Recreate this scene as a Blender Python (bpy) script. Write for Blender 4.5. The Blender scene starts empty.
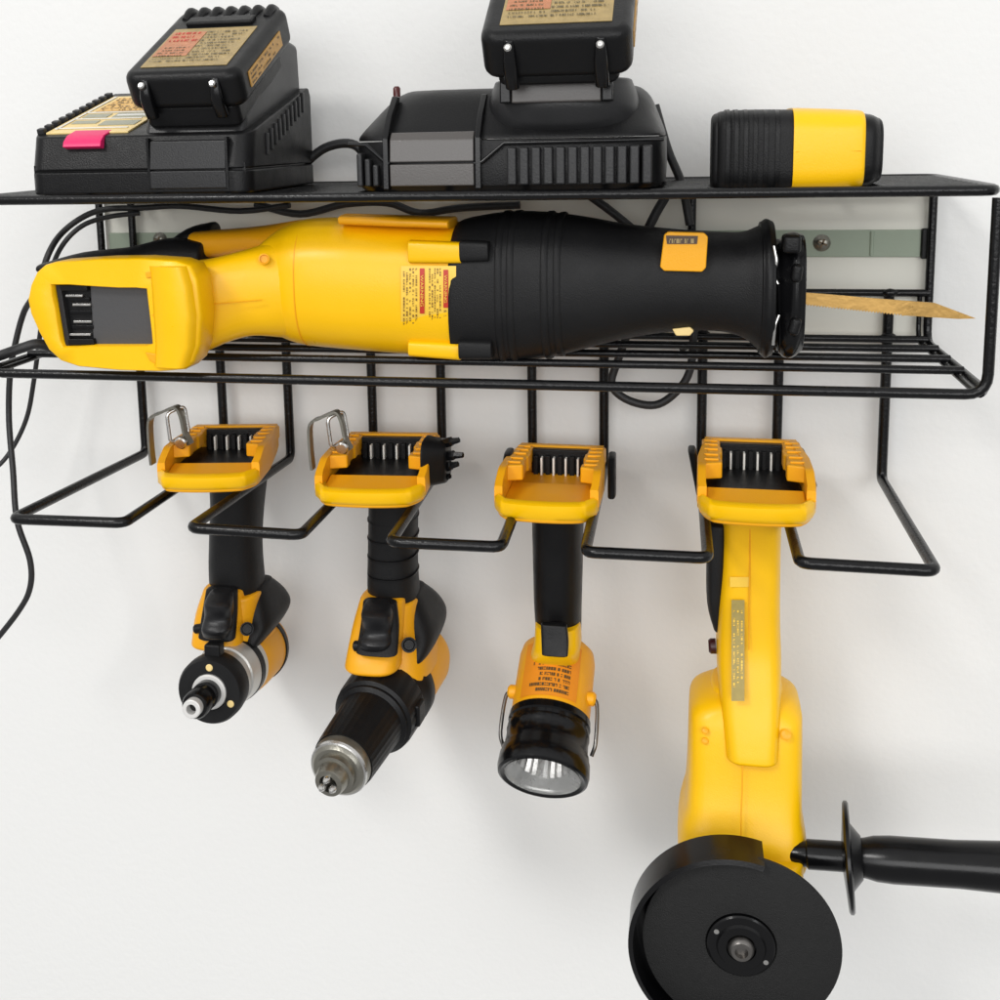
import bpy, bmesh, math, random
from math import sin, cos, pi, radians
from mathutils import Vector, Matrix
random.seed(7)
sc = bpy.context.scene
COL = sc.collection

# ------------------------------------------------------------------ camera
F, CX, CY, YAW, PIT, ROL, D = 1149.43, 454.82, 324.92, -.1971, .1632, .0205, .8434
def _cam(v):
    X, Y, Z = v
    c, s = cos(YAW), sin(YAW); x = c*X-s*Y; y = s*X+c*Y
    c, s = cos(PIT), sin(PIT); y2 = c*y-s*Z; z = s*y+c*Z
    c, s = cos(ROL), sin(ROL); return (c*x-s*z, y2, s*x+c*z)
_c = [_cam(v) for v in ((1,0,0),(0,1,0),(0,0,1))]
RT = Vector([_c[j][0] for j in range(3)]); FW = Vector([_c[j][1] for j in range(3)]); UP = Vector([_c[j][2] for j in range(3)])
CAM = Vector((0, -D, 0))
def ray(px, py): return RT*((px-CX)/F)+FW-UP*((py-CY)/F)
def U(px, py, Y):                      # point of the photo at depth Y in front of the wall
    d = ray(px, py); return CAM+d*((Y+D)/d.y)
def UPL(px, py, P, n):                 # point of the photo on a given plane
    d = ray(px, py); return CAM+d*((Vector(P)-CAM).dot(n)/d.dot(n))
def scl(P): return F/((Vector(P)-CAM).dot(FW))   # px per metre
cd = bpy.data.cameras.new('camera'); cam = bpy.data.objects.new('camera', cd); COL.objects.link(cam)
cam.matrix_world = Matrix.Translation(CAM) @ Matrix((RT, UP, -FW)).transposed().to_4x4()
cd.sensor_width = 36; cd.lens = 36*F/1000; cd.shift_x = (500-CX)/1000; cd.shift_y = (CY-500)/1000
cd.clip_start = .01; cd.clip_end = 50
sc.camera = cam

# ------------------------------------------------------------------ materials
def mat(name, col, rough=.45, metal=0, bump=0, bscale=400, var=0, vscale=25, spec=.5, coat=0, rvar=0, emit=None):
    m = bpy.data.materials.new(name); m.use_nodes = True
    nt = m.node_tree; b = nt.nodes['Principled BSDF']
    b.inputs['Base Color'].default_value = (*col, 1); b.inputs['Roughness'].default_value = rough
    b.inputs['Metallic'].default_value = metal; b.inputs['Specular IOR Level'].default_value = spec
    b.inputs['Coat Weight'].default_value = coat; b.inputs['Coat Roughness'].default_value = .15
    tc = nt.nodes.new('ShaderNodeTexCoord')
    if var or rvar:
        n = nt.nodes.new('ShaderNodeTexNoise'); n.inputs['Scale'].default_value = vscale; n.inputs['Detail'].default_value = 6; n.inputs['Roughness'].default_value=.65
        nt.links.new(tc.outputs['Object'], n.inputs['Vector'])
        if var:
            mx = nt.nodes.new('ShaderNodeMix'); mx.data_type = 'RGBA'
            mx.inputs[6].default_value = (*[c*(1-var) for c in col], 1); mx.inputs[7].default_value = (*[min(1, c*(1+var)) for c in col], 1)
            nt.links.new(n.outputs['Fac'], mx.inputs[0]); nt.links.new(mx.outputs[2], b.inputs['Base Color'])
        if rvar:
            mr = nt.nodes.new('ShaderNodeMapRange'); mr.inputs[1].default_value = .3; mr.inputs[2].default_value = .7
            mr.inputs[3].default_value = max(.05, rough-rvar); mr.inputs[4].default_value = rough+rvar
            nt.links.new(n.outputs['Fac'], mr.inputs[0]); nt.links.new(mr.outputs[0], b.inputs['Roughness'])
    if bump:
        n2 = nt.nodes.new('ShaderNodeTexNoise'); n2.inputs['Scale'].default_value = bscale; n2.inputs['Detail'].default_value = 3
        bp = nt.nodes.new('ShaderNodeBump'); bp.inputs['Strength'].default_value = bump; bp.inputs['Distance'].default_value = .001
        nt.links.new(tc.outputs['Object'], n2.inputs['Vector']); nt.links.new(n2.outputs['Fac'], bp.inputs['Height']); nt.links.new(bp.outputs[0], b.inputs['Normal'])
    return m
WALL = mat('wall_paint', (.77,.77,.757), .75, bump=.3, bscale=190, var=.012, vscale=9, spec=.2)
CREAM = mat('cream_wall_paint', (.70,.69,.62), .6, bump=.1, bscale=120, var=.03, vscale=14, spec=.3)
RAIL = mat('rail_green', (.27,.32,.245), .5, bump=.08, var=.12, vscale=18)
YEL = mat('yellow_plastic', (.90,.505,.0015), .35, bump=.14, bscale=1200, var=.035, vscale=22, rvar=.08, spec=.34, coat=.06)
YEL2 = mat('yellow_plastic_shaded', (.84,.38,.006), .40, spec=.36, bump=.14, bscale=900, var=.05, vscale=40, rvar=.06)  # same yellow plastic with shade painted in as a more orange tone
BLK = mat('black_plastic', (.0065,.0065,.007), .36, bump=.22, bscale=1100, var=.15, vscale=60, rvar=.08, spec=.2)
TRG = mat('trigger_black', (.010,.010,.011), .36, bump=.12, bscale=900, spec=.35)
RUB = mat('black_rubber', (.0095,.0095,.010), .46, bump=.30, bscale=1300, var=.2, vscale=50, rvar=.07, spec=.2)
GLS = mat('gloss_black', (.0035,.0035,.004), .20, bump=.05, bscale=800, rvar=.08, spec=.3)
GRY = mat('grey_plastic', (.020,.020,.021), .33, bump=.15, bscale=1000, var=.1, rvar=.06, spec=.3)
GRYP = mat('panel_grey', (.075,.068,.064), .30, bump=.08, bscale=900, var=.06)
WIRE = mat('wire_powder_coat', (.004,.004,.0045), .24, bump=.25, bscale=500, var=.2, rvar=.06, spec=.3)
CORD = mat('cord_rubber', (.012,.012,.013), .5, bump=.3, bscale=900)
STL = mat('steel', (.62,.61,.59), .27, 1, bump=.06, bscale=500, rvar=.12, vscale=80)
NIK = mat('nickel', (.72,.71,.69), .45, .35)
STLD = mat('dark_steel', (.20,.19,.18), .35, 1, bump=.1, rvar=.1, vscale=80)
CAST = mat('cast_alloy', (.27,.26,.225), .34, .9, bump=.2, bscale=600, var=.1, rvar=.1)
DISC = mat('cutting_disc', (.016,.016,.016), .52, spec=.2, bump=.8, bscale=1500, var=.2, vscale=200, rvar=.05)
WHT = mat('white_print', (.75,.74,.70), .5)
INK = mat('dark_ink', (.10,.06,.02), .5)
RED = mat('red_print', (.50,.03,.01), .45)
MAG = mat('magenta_sticker', (.72,.015,.13), .4, var=.05)
LBT = mat('label_tan', (.33,.235,.09), .40, var=.5, vscale=160)
LBO = mat('label_orange', (.44,.17,.075), .40, var=.45, vscale=160)
LBY = mat('label_yellow', (.80,.60,.25), .4, var=.15, vscale=100)
LBG = mat('label_grey_green', (.33,.33,.25), .45, var=.2, vscale=160)
PALE = mat('label_pale_yellow', (.86,.55,.06), .4, var=.08, vscale=160)
BLADE = mat('blade_gold', (.52,.31,.09), .34, .55, bump=.2, bscale=300, var=.35, vscale=40, rvar=.12)
GLASSY = mat('reflector', (.62,.62,.60), .28, .6, rvar=.08, vscale=60)
def glass():
    m = bpy.data.materials.new('clear_lens'); m.use_nodes = True; b = m.node_tree.nodes['Principled BSDF']
    b.inputs['Transmission Weight'].default_value = 1; b.inputs['Roughness'].default_value = .03; b.inputs['IOR'].default_value = 1.3
    return m
LENS = glass()

# ------------------------------------------------------------------ object helpers
def root(name, label, cat, loc, group=None):
    o = bpy.data.objects.new(name, None); o.empty_display_size = .02; COL.objects.link(o)
    o.location = loc; o['label'] = label; o['category'] = cat
    if group: o['group'] = group
    return o
def wloc(o):
    p = Vector((0,0,0))
    while o: p += o.location; o = o.parent
    return p
def obj(name, bm, m, parent=None, bev=0, ang=38, label=None, seg=3):
    bmesh.ops.remove_doubles(bm, verts=bm.verts, dist=1e-6)
    bmesh.ops.recalc_face_normals(bm, faces=bm.faces)
    for e in bm.edges:
        if len(e.link_faces) == 2 and e.calc_face_angle(0) > radians(ang): e.smooth = bool(bev)
    for f in bm.faces: f.smooth = True
    me = bpy.data.meshes.new(name)
    off = -(wloc(parent)) if parent else Vector((0,0,0))
    bmesh.ops.translate(bm, verts=bm.verts, vec=off)
    bm.to_mesh(me); bm.free(); me.materials.append(m)
    o = bpy.data.objects.new(name, me); COL.objects.link(o)
    if parent: o.parent = parent
    if bev:
        md = o.modifiers.new('bevel', 'BEVEL'); md.width = bev; md.segments = seg; md.limit_method = 'ANGLE'; md.angle_limit = radians(30)
        wn = o.modifiers.new('wn', 'WEIGHTED_NORMAL'); wn.keep_sharp = True
    if label: o['label'] = label
    return o
def tag(o, label, cat, group=None):
    o['label'] = label; o['category'] = cat
    if group: o['group'] = group
    return o
def NB(): return bmesh.new()

def fillet(pts, rad, n=5, closed=False):
    P = [Vector(p) for p in pts]; out = []; N = len(P)
    for i in range(N):
        if not closed and i in (0, N-1): out.append(P[i]); continue
        a, b, c = P[i-1], P[i], P[(i+1) % N]
        d1 = (a-b); d2 = (c-b); r = min(rad, d1.length*.45, d2.length*.45)
        s, e = b+d1.normalized()*r, b+d2.normalized()*r
        for k in range(n+1):
            t = k/n; out.append(s*(1-t)**2+b*2*t*(1-t)+e*t*t)
    return out
def smooth_path(pts, k=6):
    P = [Vector(p) for p in pts]; P = [P[0]*2-P[1]]+P+[P[-1]*2-P[-2]]; out = []
    for i in range(1, len(P)-2):
        for j in range(k):
            t = j/k; a, b, c, d = P[i-1:i+3]
            out.append(.5*((2*b)+(c-a)*t+(2*a-5*b+4*c-d)*t*t+(3*b-a-3*c+d)*t**3))
    out.append(P[-2]); return out
def sweep(bm, P, r, seg=10, closed=False, rf=None):
    P = [Vector(p) for p in P]; Q = [P[0]]
    for p in P[1:]:
        if (p-Q[-1]).length > 1e-5: Q.append(p)
    P = Q
    if closed and (P[0]-P[-1]).length < 1e-5: P.pop()
    n = len(P); rings = []; nrm = None
    for i in range(n):
        if closed: t = (P[(i+1) % n]-P[i-1]).normalized()
        else: t = (P[min(i+1, n-1)]-P[max(i-1, 0)]).normalized()
        if nrm is None:
            nrm = t.orthogonal().normalized()
        nrm = (nrm-t*nrm.dot(t)).normalized(); bn = t.cross(nrm)
        rr = rf(i/(n-1)) if rf else r
        rings.append([bm.verts.new(P[i]+(nrm*cos(2*pi*k/seg)+bn*sin(2*pi*k/seg))*rr) for k in range(seg)])
    for i in range(n if closed else n-1):
        A, B = rings[i], rings[(i+1) % n]
        off = 0
        if closed and i == n-1:
            off = min(range(seg), key=lambda o: (A[0].co-B[o].co).length)
        for k in range(seg): bm.faces.new((A[k], A[(k+1) % seg], B[(k+1+off) % seg], B[(k+off) % seg]))
    if not closed: bm.faces.new(rings[0]); bm.faces.new(rings[-1][::-1])
    return bm
def tube(pts, r, fil=.006, bm=None, **k):
    bm = bm or NB(); return sweep(bm, fillet(pts, fil, closed=k.get('closed', False)), r, **k)
def cord(pts, r, bm=None, **k):
    bm = bm or NB(); return sweep(bm, smooth_path(pts), r, **k)
def clampz(bm, z):
    for v in bm.verts: v.co.z = min(v.co.z, z)
    return bm
def spow(c, e): return math.copysign(abs(c)**e, c)
def loft(secs, N=36, smooth=4, rc=0, bm=None, cap=True):
    bm = bm or NB(); S = [(Vector(c), Vector(u), Vector(v), n) for c, u, v, n in secs]
    if smooth and len(S) > 2:
        E = [S[0]]+S+[S[-1]]; out = []
        def cr(a, b, c, d, t): return .5*((2*b)+(c-a)*t+(2*a-5*b+4*c-d)*t*t+(3*b-a-3*c+d)*t**3)
        for i in range(1, len(E)-2):
            for j in range(smooth):
                t = j/smooth; out.append(tuple(cr(E[i-1][q], E[i][q], E[i+1][q], E[i+2][q], t) for q in range(4)))
        out.append(S[-1]); S = out
    if rc:
        def ends(s0, s1):
            d = (s0[0]-s1[0]).normalized(); h = min(s0[1].length, s0[2].length); r = []
            for a in (80, 55, 30, 12):
                a = radians(a); k = 1-(rc/h)*(1-cos(a)) if rc < h else cos(a)
                r.append((s0[0]+d*rc*sin(a), s0[1]*k, s0[2]*k, s0[3]))
            return r
        S = ends(S[0], S[1])+S+ends(S[-1], S[-2])[::-1]
    rings = []
    for c, u, v, n in S:
        e = 2/max(n, 1.2)
        rings.append([bm.verts.new(c+u*spow(cos(2*pi*k/N), e)+v*spow(sin(2*pi*k/N), e)) for k in range(N)])
    for A, B in zip(rings, rings[1:]):
        for k in range(N): bm.faces.new((A[k], A[(k+1) % N], B[(k+1) % N], B[k]))
    if cap: bm.faces.new(rings[0][::-1]); bm.faces.new(rings[-1])
    return bm
def V(px, py, Y, wpx, dep, n=3, tz=0):        # horizontal section of an upright body
    c = U(px, py, Y); return (c, Vector((wpx/2/scl(c), 0, 0)), Vector((0, dep/2, tz)), n)
def H(px, ytop, ybot, Y, dep, n=2.4, sx=0):   # vertical section of a body lying along the wall
    c = U(px, (ytop+ybot)/2, Y); return (c, Vector((0, -dep/2, 0)), Vector((sx, 0, (ybot-ytop)/2/scl(c))), n)
def lathe(A, B, prof, N=40, bm=None, cap=True, sq=1):
    bm = bm or NB(); A = Vector(A); B = Vector(B); t = (B-A).normalized()
    x = t.cross(Vector((0,0,1)))
    x = x.normalized() if x.length > 1e-3 else Vector((1,0,0)); y = x.cross(t).normalized()
    rings = [[bm.verts.new(A+t*s+(x*cos(2*pi*k/N)+y*sq*sin(2*pi*k/N))*r) for k in range(N)] for s, r in prof]
    for P, Q in zip(rings, rings[1:]):
        for k in range(N): bm.faces.new((P[k], P[(k+1) % N], Q[(k+1) % N], Q[k]))
    if cap: bm.faces.new(rings[0][::-1]); bm.faces.new(rings[-1])
    return bm
def prism(pts, M, z0, z1, bm=None):
    bm = bm or NB(); a = [bm.verts.new(M @ Vector((x, y, z0))) for x, y in pts]; b = [bm.verts.new(M @ Vector((x, y, z1))) for x, y in pts]
    n = len(pts)
    for i in range(n): bm.faces.new((a[i], a[(i+1) % n], b[(i+1) % n], b[i]))
    bm.faces.new(a[::-1]); bm.faces.new(b); return bm
def box(x0, x1, y0, y1, z0, z1, M=Matrix(), bm=None):
    return prism([(x0,y0),(x1,y0),(x1,y1),(x0,y1)], M, z0, z1, bm)
def rrect(w, h, r, n=5, cx=0, cy=0):
    o = []
    for sx, sy, a0 in ((1,1,0),(-1,1,90),(-1,-1,180),(1,-1,270)):
        for k in range(n+1):
            a = radians(a0+90*k/n); o.append((cx+sx*(w/2-r)+r*cos(a), cy+sy*(h/2-r)+r*sin(a)))
    return o
def round_edges(bm, off, cond, seg=5):
    es = [e for e in bm.edges if cond(e)]
    bmesh.ops.bevel(bm, geom=es, offset=off, offset_type='OFFSET', segments=seg, profile=.5, affect='EDGES', clamp_overlap=True); return bm
def frame(o, x, y, z):
    M = Matrix((Vector(x).normalized(), Vector(y).normalized(), Vector(z).normalized())).transposed().to_4x4(); M.translation = Vector(o); return M
def slab(pxs, Y, t, bm=None):                   # plate parallel to the wall, outline in the photo, thickness t towards the viewer
    bm = bm or NB(); P = [U(x, y, Y) for x, y in pxs]; n = len(P)
    a = [bm.verts.new(p+Vector((0, t, 0))) for p in P]; b = [bm.verts.new(p) for p in P]
    for i in range(n): bm.faces.new((a[i], a[(i+1) % n], b[(i+1) % n], b[i]))
    bm.faces.new(a[::-1]); bm.faces.new(b); return bm
def patch(fn, nu, nv, t=None, bm=None):         # curved sheet fn(u,v)->point
    bm = bm or NB(); g = [[bm.verts.new(fn(i/nu, j/nv)) for i in range(nu+1)] for j in range(nv+1)]
    for j in range(nv):
        for i in range(nu): bm.faces.new((g[j][i], g[j][i+1], g[j+1][i+1], g[j+1][i]))
    return bm
def micro(fn, rows, cols, bm=None, fill=.75, h=.45, seed=1, u0=0, u1=1, v0=0, v1=1):   # rows of tiny print strokes on fn(u,v)
    bm = bm or NB(); R = random.Random(seed)
    for r in range(rows):
        v = v0+(v1-v0)*(r+.25)/rows; dv = (v1-v0)*h/rows; c = 0; end = cols*R.uniform(.75, 1)
        while c < end:
            w = R.choice((.35, .5, .65, .8)); gap = .18 if R.random() < .8 else .7
            if R.random() < fill:
                ua = u0+(u1-u0)*c/cols; ub = u0+(u1-u0)*min(cols, c+w)/cols
                k = R.random()
                if k < .5: q = [(ua, v, ub, v+dv)]
                elif k < .75: q = [(ua, v, ua+(ub-ua)*.35, v+dv), (ua, v, ub, v+dv*.3)]
                else: q = [(ua, v, ub, v+dv*.3), (ua, v+dv*.7, ub, v+dv)]
                for a, b, c2, d in q:
                    bm.faces.new([bm.verts.new(fn(*p)) for p in ((a,b),(c2,b),(c2,d),(a,d))])
            c += w+gap
    return bm
def flat(M, w, h, z=0): return lambda u, v: M @ Vector(((u-.5)*w, (v-.5)*h, z))
def text_bm(body, size, M):
    cu = bpy.data.curves.new('t', 'FONT'); cu.body = body; cu.size = size; cu.align_x = 'CENTER'; cu.align_y = 'CENTER'; cu.extrude = .0001
    o = bpy.data.objects.new('t', cu); COL.objects.link(o); dg = bpy.context.evaluated_depsgraph_get()
    me = bpy.data.meshes.new_from_object(o.evaluated_get(dg)); bm = NB(); bm.from_mesh(me)
    bmesh.ops.transform(bm, matrix=M, verts=bm.verts); bpy.data.objects.remove(o); bpy.data.meshes.remove(me); return bm

# ------------------------------------------------------------------ setting
wall = obj('wall', box(-4, 4, .012, .06, -3, 3), WALL); wall['kind'] = 'structure'
tl, br = U(103, 200, .006), U(923, 343, .006)
bz = U(500, 192, .006).z
board = obj('wall_panel', box(tl.x, br.x, .0062, .012, br.z, bz), CREAM, bev=.0008)  # added thin panel standing for the cream wall seen through the wires
tag(board, 'cream wall seen behind the wire basket, added as a thin flat panel', 'wall panel')
rt, rb = U(860, 230, .004), U(860, 257, .004)
rail = root('mounting_rail', 'grey green metal rail screwed across the cream wall behind the saw', 'rail', (0, .004, rb.z))
rx = U(921, 240, .004).x
obj('rail_bar', box(tl.x+.004, rx, .0036, .0060, rb.z, rt.z), RAIL, rail, bev=.0006)
for px in (120, 860): 
    x = U(px+12, 240, .003).x; obj('rail_bend', lathe((x, .0042, rb.z+.001), (x, .0042, rt.z-.001), [(0,.0016),(rt.z-rb.z-.002,.0016)], 16), RAIL, rail)
xe = U(926, 240, 0).x
obj('end_cap', box(rx, rx+.006, .001, .006, rb.z-.001, rt.z+.001), BLK, rail, bev=.001)
def screw(px, py, par, r=.0055):
    c = U(px, py, .003); A = c+Vector((0,.001,0)); B = c+Vector((0,-1,0))
    s = obj('screw', lathe(A, B, [(0,r*1.1),(.0008,r*1.1),(.0012,r),(.003,r*.8),(.004,r*.45)], 24), CAST, par)
    b = NB()
    for a in (.4, .4+pi/2):
        M = Matrix.Translation(c+Vector((0,-.0034,0))) @ Matrix.Rotation(a, 4, 'Y'); box(-r*.6, r*.6, -.0004, .0004, -r*.12, r*.12, M, b)
    obj('slot', b, INK, s)
screw(822, 243, rail); screw(160, 240, rail)

# ------------------------------------------------------------------ wire rack
ZT, ZB, ZU, DD = -.0355, -.1500, -.115, .166
XL, XR = -.4544, .1694
rack = root('wire_rack', 'black wire tool rack with top shelf, basket and a row of hooks', 'rack', ((XL+XR)/2, 0, ZB))
wr = .0024
b = tube([(XL,0,ZT),(XR,0,ZT),(XR,-DD,ZT),(XL,-DD,ZT)], .0032, .012, closed=True)
for i in range(1, 13):
    y = -DD*i/13; sweep(b, [(XL,y,ZT),(XR,y,ZT)], wr)
x = XL+.03
while x < XR-.01:
    sweep(b, [(x,0,ZT-.0008),(x,-DD+.001,ZT-.0008)], wr); x += .0475
obj('top_shelf', b, WIRE, rack)
fx0, fx1 = XL, XR
b = tube([(fx0,-DD,ZT-.004),(fx0,-DD,ZB),(fx1,-DD,ZB),(fx1,-DD,ZT-.004)], .0031, .012)
for x, s in ((XL,1),(XR,-1)):
    sweep(b, fillet([(x,0,ZT),(x,0,ZB),(x,-DD+.008,ZB+.001),(x+s*.004,-DD,ZB+.001)], .012), .0030)
    sweep(b, fillet([(x+s*.006,0,ZU),(x+s*.006,0,ZB+.001),(x+s*.006,-DD+.002,ZB+.001)], .012), .0017)
for y in (-.012, -.047, -.082, -.118): sweep(b, [(XL+.002,y,ZB+.004),(XR-.002,y,ZB+.004)], .0026)
sweep(b, [(XL,-.001,ZU),(XR,-.001,ZU)], .0026)
for px in (132, 692):
    x = U(px, 215, 0).x; sweep(b, [(x,-.001,ZT),(x,-.001,ZU)], .0030)
obj('basket', b, WIRE, rack)
AB = [(142,222),(288,372),(441,532),(604,702),(778,885)]
FR = [((12,519),(124,523)),((190,528),(301,535)),((390,542),(501,547)),((585,552),(708,558)),((800,563),(936,571))]
hooks = []
for (a, c), (f1, f2) in zip(AB, FR):
    xa, xb = U(a, 395, 0).x, U(c, 395, 0).x
    za = -.2505; p1, p2 = U(*f1, -.183), U(*f2, -.183)
    b = tube([(xa,0,ZU),(xa,0,ZB)]+[(xa,0,za),p1,p2,(xb,0,za),(xb,0,ZU)], .0036, .007)
    for xx in (xa, xb):
        for zz in (ZU, ZB+.004): lathe((xx-.005,-.0030,zz),(xx+.005,-.0032,zz+.0006),[(0,.0012),(.002,.0026),(.005,.0032),(.008,.0025),(.010,.0011)],10,bm=b)
    obj('hook', b, WIRE, rack); hooks.append((xa, xb, p1, p2))

# ------------------------------------------------------------------ battery foot of a tool
def foot(par, M, W, L, Hh, ym, floor, front_drop=.55, bay=.55, fz=.74, st=.50):
    def out(y):           # half width of the outline at y (0 rear .. -L front)
        t = -y/L; return W*(.435+.065*min(1, t/.45)) if t < .82 else W*.5*math.sqrt(max(0, 1-((t-.82)/.20)**2*.42))
    ys = [-L*k/24 for k in range(25)]
    right = [(out(y), y) for y in ys]; left = [(-out(y), y) for y in ys]
    xf = right[-1][0]
    frontc = [(xf*cos(pi*k/12), -L-.006*sin(pi*k/12)) for k in range(1, 12)]
    outline = right+frontc+left[::-1]
    outline = [(x*(.94 if i in (0, len(outline)-1) else 1), y) for i, (x, y) in enumerate(outline)]
    shell = obj('battery_foot', prism([(x*.94, y*.97-.001) for x, y in outline], M, -Hh, -Hh+.007), ym, par, bev=.0025)
    t = .0055
    # side and rear walls
    b = NB(); oy = [y for y in ys if y > -L*.90]
    path = [(-out(y), y) for y in oy[::-1]]+[(out(y), y) for y in oy]
    inn = [(-(out(y)-t), min(y, -t)) for y in oy[::-1]]+[(out(y)-t, min(y, -t)) for y in oy]
    def zt(y): 
        q = (-y/L-.70)/.2; return 0 if q < 0 else -Hh*.34*min(1, q)
    rows = []
    for (ox, oy_), (ix, iy) in zip(path, inn):
        z = zt(oy_)
        rows.append([bm_v for bm_v in (b.verts.new(M @ Vector((ox*.95, oy_, -Hh+.002))), b.verts.new(M @ Vector((ox, oy_, -Hh*.7))), b.verts.new(M @ Vector((ox, oy_, z-.0015))), b.verts.new(M @ Vector((ox*.985, oy_, z))), b.verts.new(M @ Vector((ix, iy, z))), b.verts.new(M @ Vector((ix, iy, -Hh+.003))))])
    for r1, r2 in zip(rows, rows[1:]):
        for k in range(6): b.faces.new((r1[k], r1[(k+1) % 6], r2[(k+1) % 6], r2[k]))
    b.faces.new(rows[0][::-1]); b.faces.new(rows[-1])
    obj('foot_wall', b, ym, par, ang=50)
    # front sill : rounded bar that follows the curved front
    b = NB(); fp = [(out(-L*.86), -L*.86), (out(-L*.93), -L*.93)]+[(xf, -L)]+frontc+[(-xf, -L), (-out(-L*.93), -L*.93), (-out(-L*.86), -L*.86)]
    rows = []
    for x, y in fp:
        rows.append([b.verts.new(M @ Vector(p)) for p in ((x*.93, y*.97, -Hh+.001), (x, y, -Hh*.80), (x*.995, y, -Hh*front_drop), (x*.95, y+.004, -Hh*front_drop+.0022), (x*.88, y+.011, -Hh*front_drop-.001), (x*.86, y+.018, -Hh*.78), (x*.84, y+.02, -Hh+.003))])
    for r1, r2 in zip(rows, rows[1:]):
        for k in range(7): b.faces.new((r1[k], r1[(k+1) % 7], r2[(k+1) % 7], r2[k]))
    b.faces.new(rows[0][::-1]); b.faces.new(rows[-1])
    obj('front_sill', b, YEL, par, ang=60)
    # floor, step and the cavity's rear block
    obj('bay_floor', box(-W*.42, W*.42, -L*(bay+.02), -.006, -Hh+.006, -Hh*fz, M), floor, par, bev=.001)
    obj('step', prism([(-L*.90,-Hh+.005),(-L*.90,-Hh*(st+.16)),(-L*bay,-Hh*st),(-L*bay+.002,-Hh+.005)], M @ frame((0,0,0),(0,1,0),(0,0,1),(1,0,0)), -W*.42, W*.42), YEL2, par, bev=.0015)
    for s in (-1, 1):
        pts = [(.46,-.03),(.29,-.03),(.29,-.22),(.275,-.24),(.275,-.36),(.295,-.38),(.295,-.50),(.28,-.52),(.28,-.60),(.46,-.64)]
        pts = [(s*W*x, L*y) for x, y in pts]
        obj('guide_rail', prism(pts if s < 0 else pts[::-1], M, -Hh*.42, -.0006), YEL2, par, bev=.0012)
        b = NB()
        for q in (-.10,-.20,-.31,-.44,-.55): box(s*W*.375-.0045, s*W*.375+.0045, L*q-.0010, L*q+.0010, -.0008, .0006, M, b)
        obj('rail_notch', b, ym, par, bev=.0003)
    tb = obj('terminal_block', box(-W*.30, W*.30, -L*.115, -.005, -Hh+.004, -.0015, M), BLK, par, bev=.001)
    for k in (-1.5, -.5, .5, 1.5):
        obj('terminal', box(k*W*.125-.0007, k*W*.125+.0007, -L*.17, -L*.11, -Hh*.72, -Hh*.24, M), WHT, tb, bev=.0003)
    for k in (-2, -1, 0, 1, 2):
        obj('terminal_rib', box(k*W*.125-.0016, k*W*.125+.0016, -L*.155, -L*.11, -Hh+.006, -Hh*.20, M), BLK, tb, bev=.0004)
    return shell
def rotM(o, yaw=0, pitch=0, roll=0):
    return Matrix.Translation(o) @ Matrix.Rotation(yaw, 4, 'Z') @ Matrix.Rotation(pitch, 4, 'X') @ Matrix.Rotation(roll, 4, 'Y')

# ------------------------------------------------------------------ impact driver
imp = root('impact_driver', 'yellow and black impact driver with silver nose, first hanging tool from the left', 'impact driver', U(237, 470, -.055))
Y0 = -.028
c = (U(236, 424, Y0)); zf = c.z
foot(imp, rotM((c.x+.001, Y0, zf), radians(9), radians(-2)), .073, .105, .0245, YEL2, BLK, bay=.66, fz=.66, st=.52)
obj('handle', clampz(loft([V(240,455,-.062,56,.056,2.6), V(238,500,-.062,50,.046,2.5), V(236,540,-.06,50,.043,2.4), V(237,575,-.058,52,.044,2.4), V(241,610,-.05,50,.048,2.6)], rc=.004), zf-.0225), RUB, imp)
RAx = U(262, 640, -.020); FAx = U(209, 692, -.128); ax = (FAx-RAx).normalized(); LA = (FAx-RAx).length
obj('rear_housing', lathe(RAx, FAx, [(0,.010),(.001,.019),(.006,.0245),(.016,.0265),(.040,.0265),(.050,.0260),(.056,.0245)], 48), YEL2, imp)
obj('rear_cap', lathe(RAx-ax*.002, FAx, [(0,.006),(.0012,.015),(.004,.0195),(.007,.0215),(.010,.0205)], 40), BLK, imp)
obj('side_pad', lathe(RAx+ax*.012, FAx, [(0,.0262),(.001,.0272),(.006,.0275),(.007,.0262)], 48, cap=False), BLK, imp)
obj('nose_housing', lathe(RAx+ax*.050, FAx, [(0,.0250),(.010,.0250),(.020,.0243),(.030,.0228),(.031,.0215),(.046,.0205),(.054,.019)], 48), mat('nose_alloy', (.62,.61,.58), .36, .6, bump=.2, bscale=600, var=.12, rvar=.1), imp)
obj('nose_band', lathe(RAx+ax*.060, FAx, [(0,.024),(.0005,.0253),(.007,.0250),(.008,.0236)], 48, cap=False), BLK, imp)
rg = obj('nose_ring', lathe(RAx+ax*(LA-.018), FAx, [(0,.0205),(.001,.0238),(.008,.0246),(.0155,.0243),(.018,.0228),(.018,.0135),(.013,.0130)], 48), RUB, imp)
perp = ax.cross(Vector((0,0,1))).normalized(); upv = perp.cross(ax).normalized()
if upv.z < 0: upv = -upv
for a in (92, 205, -35):
    p = RAx+ax*(LA+.0002)+(perp*cos(radians(a))+upv*sin(radians(a)))*.0178
    obj('screw', lathe(p-ax*.002, p+ax, [(0,.0026),(.0022,.0026),(.0027,.002)], 16), LBY, rg)
obj('retaining_ring', lathe(RAx+ax*(LA-.006), FAx+ax, [(0,.0128),(.0065,.0128),(.0075,.0118),(.0075,.0098)], 40), NIK, imp)
obj('bit_collet', lathe(RAx+ax*(LA-.004), FAx+ax, [(0,.0098),(.012,.0098),(.013,.0088),(.017,.0085),(.018,.0098),(.028,.0098),(.0295,.0088)], 40), GLS, imp)
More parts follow.
